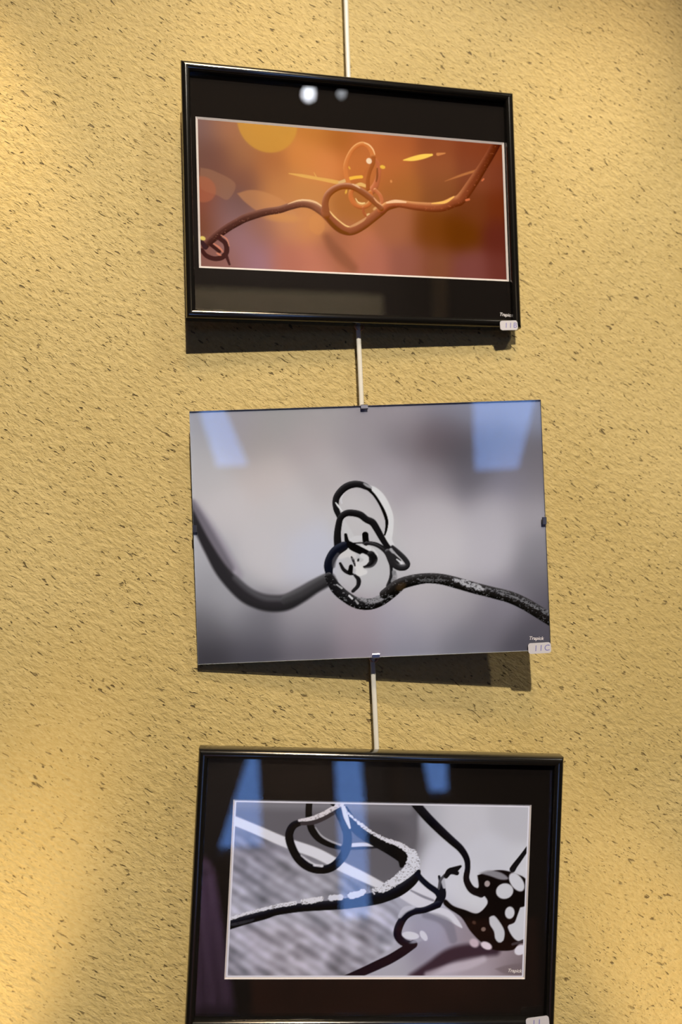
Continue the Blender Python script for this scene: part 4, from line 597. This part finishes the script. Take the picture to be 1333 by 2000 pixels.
# clip-framed picture: hardboard, print and glass held by four steel clips
W, H = POSE2['w'], POSE2['h']
p2 = picture_root('clip_framed_photograph', POSE2, 'frameless glass clip picture with grey photograph of a curled tendril, in the middle', 'picture', 'photographs hung on one cord')
box('backing_board', (-W / 2 * MM, W / 2 * MM, 0, H * MM, -5.4 * MM, -2.15 * MM), M_BACK, p2)
make_print(ART2, (-W / 2, W / 2, 0, H), -2.1, p2, lamp=(0.97, 0.87, 0.725))
pane = box('glass', (-W / 2 * MM, W / 2 * MM, 0, H * MM, -2.0 * MM, 0), M_GLASS, p2)
pane.data.materials.append(M_GEDGE)
for f in pane.data.polygons:
    if abs(f.normal.z) < 0.5: f.material_index = 1
def clip(c, ang):
    """bent spring clip: lip on the glass, return over the edge, tongue to the back; local +Y points off the picture"""
    pr = [(-4.4, 0.1), (-4.6, 1.0), (-3.6, 1.5), (0.3, 1.3), (1.1, 0.4), (1.1, -6.6), (-9, -7.2)]; hw = 4.2; t = 0.6
    outer = pr; inner = [(-4.2, 0.1), (-4.1, 0.6), (-3.4, 0.8), (0.0, 0.7), (0.5, 0.1), (0.5, -6.1), (-9, -6.6)]
    n = len(pr); vs = []
    for x in (-hw, hw):
        vs += [(x * (0.8 if i == 0 else 1), y, z) for i, (y, z) in enumerate(outer)] + [(x * (0.8 if i == 0 else 1), y, z) for i, (y, z) in enumerate(inner)]
    m2 = 2 * n; fs = []
    for k in range(n - 1):
        fs += [(k, k + 1, m2 + k + 1, m2 + k), (n + k + 1, n + k, m2 + n + k, m2 + n + k + 1), (k + 1, k, n + k, n + k + 1), (m2 + k, m2 + k + 1, m2 + n + k + 1, m2 + n + k)]
    fs += [(0, m2, m2 + n, n), (n - 1, 2 * n - 1, m2 + 2 * n - 1, m2 + n - 1)]
    ca, sa = math.cos(ang), math.sin(ang)
    vs = [((c[0] + x * ca - y * sa) * MM, (c[1] + x * sa + y * ca) * MM, z * MM) for x, y, z in vs]
    link('clip', mesh('clip', vs, fs), M_CHROME, p2)['label'] = 'small steel spring clip'
clip((CLIPS[0][0], H), 0); clip((CLIPS[1][0], 0), math.pi); clip((-W / 2, CLIPS[2][1]), math.pi / 2); clip((W / 2, CLIPS[3][1]), -math.pi / 2)
rounded_label(p2, STICK2, 27.0, 12.6, 0.1, math.radians(1), text='11C')
signature(p2, SIG2, -2.02)

# ------------------------------------------------------------------ the hanging cord behind the pictures
cord = tag(bpy.data.objects.new('hanging_cord', None), 'slim white cord running down behind the three pictures', 'cord')
scene.collection.objects.link(cord); cord.location = (ROD[-1][0], -0.0115, 1.06)
def strip(name, path, hx, hy, mat, parent, seg=10):
    org = Vector(parent.location); vs, fs = [], []
    for x, y, z in path:
        for k in range(seg):
            a = 2 * math.pi * k / seg; vs.append(Vector((x + hx * math.cos(a), y + hy * math.sin(a), z)) - org)
    for i in range(len(path) - 1):
        for k in range(seg):
            fs.append((i * seg + k, i * seg + (k + 1) % seg, (i + 1) * seg + (k + 1) % seg, (i + 1) * seg + k))
    fs += [tuple(range(seg)), tuple(range((len(path) - 1) * seg + seg - 1, (len(path) - 1) * seg - 1, -1))]
    me = mesh(name, vs, fs); bm = bmesh.new(); bm.from_mesh(me); bmesh.ops.recalc_face_normals(bm, faces=bm.faces[:]); bm.to_mesh(me); bm.free()
    return link(name, me, mat, parent, smooth=True)
path = [(ROD[0][0] + 0.002, -0.0245, 2.88)] + [(x, -0.0115, z) for x, z in ROD] + [(ROD[-1][0], -0.0115, 1.06)]
strip('strap', path, 0.0031, 0.0016, M_ROD, cord)
def hook(c):
    org = Vector(cord.location); vs, fs = [], []; seg = 8; pts = []
    for k in range(13):
        a = math.pi * (1.02 + 1.05 * k / 12); pts.append(Vector((c[0] + 0.0058 * math.cos(a), c[1] + 0.0012 * math.cos(a), c[2] + 0.0045 + 0.0075 * math.sin(a))))
    for i, p in enumerate(pts):
        t = (pts[min(i + 1, 12)] - pts[max(i - 1, 0)]).normalized(); u = t.cross(Vector((0, 1, 0))).normalized(); v = t.cross(u)
        for k in range(seg):
            a = 2 * math.pi * k / seg; vs.append(p - org + (u * math.cos(a) + v * math.sin(a)) * 0.0013)
    for i in range(12):
        for k in range(seg): fs.append((i * seg + k, i * seg + (k + 1) % seg, (i + 1) * seg + (k + 1) % seg, (i + 1) * seg + k))
    link('hook', mesh('hook', vs, fs), M_HOOK, cord, smooth=True)['label'] = 'small copper coloured hook'
hook(HOOK1); hook(HOOK2)
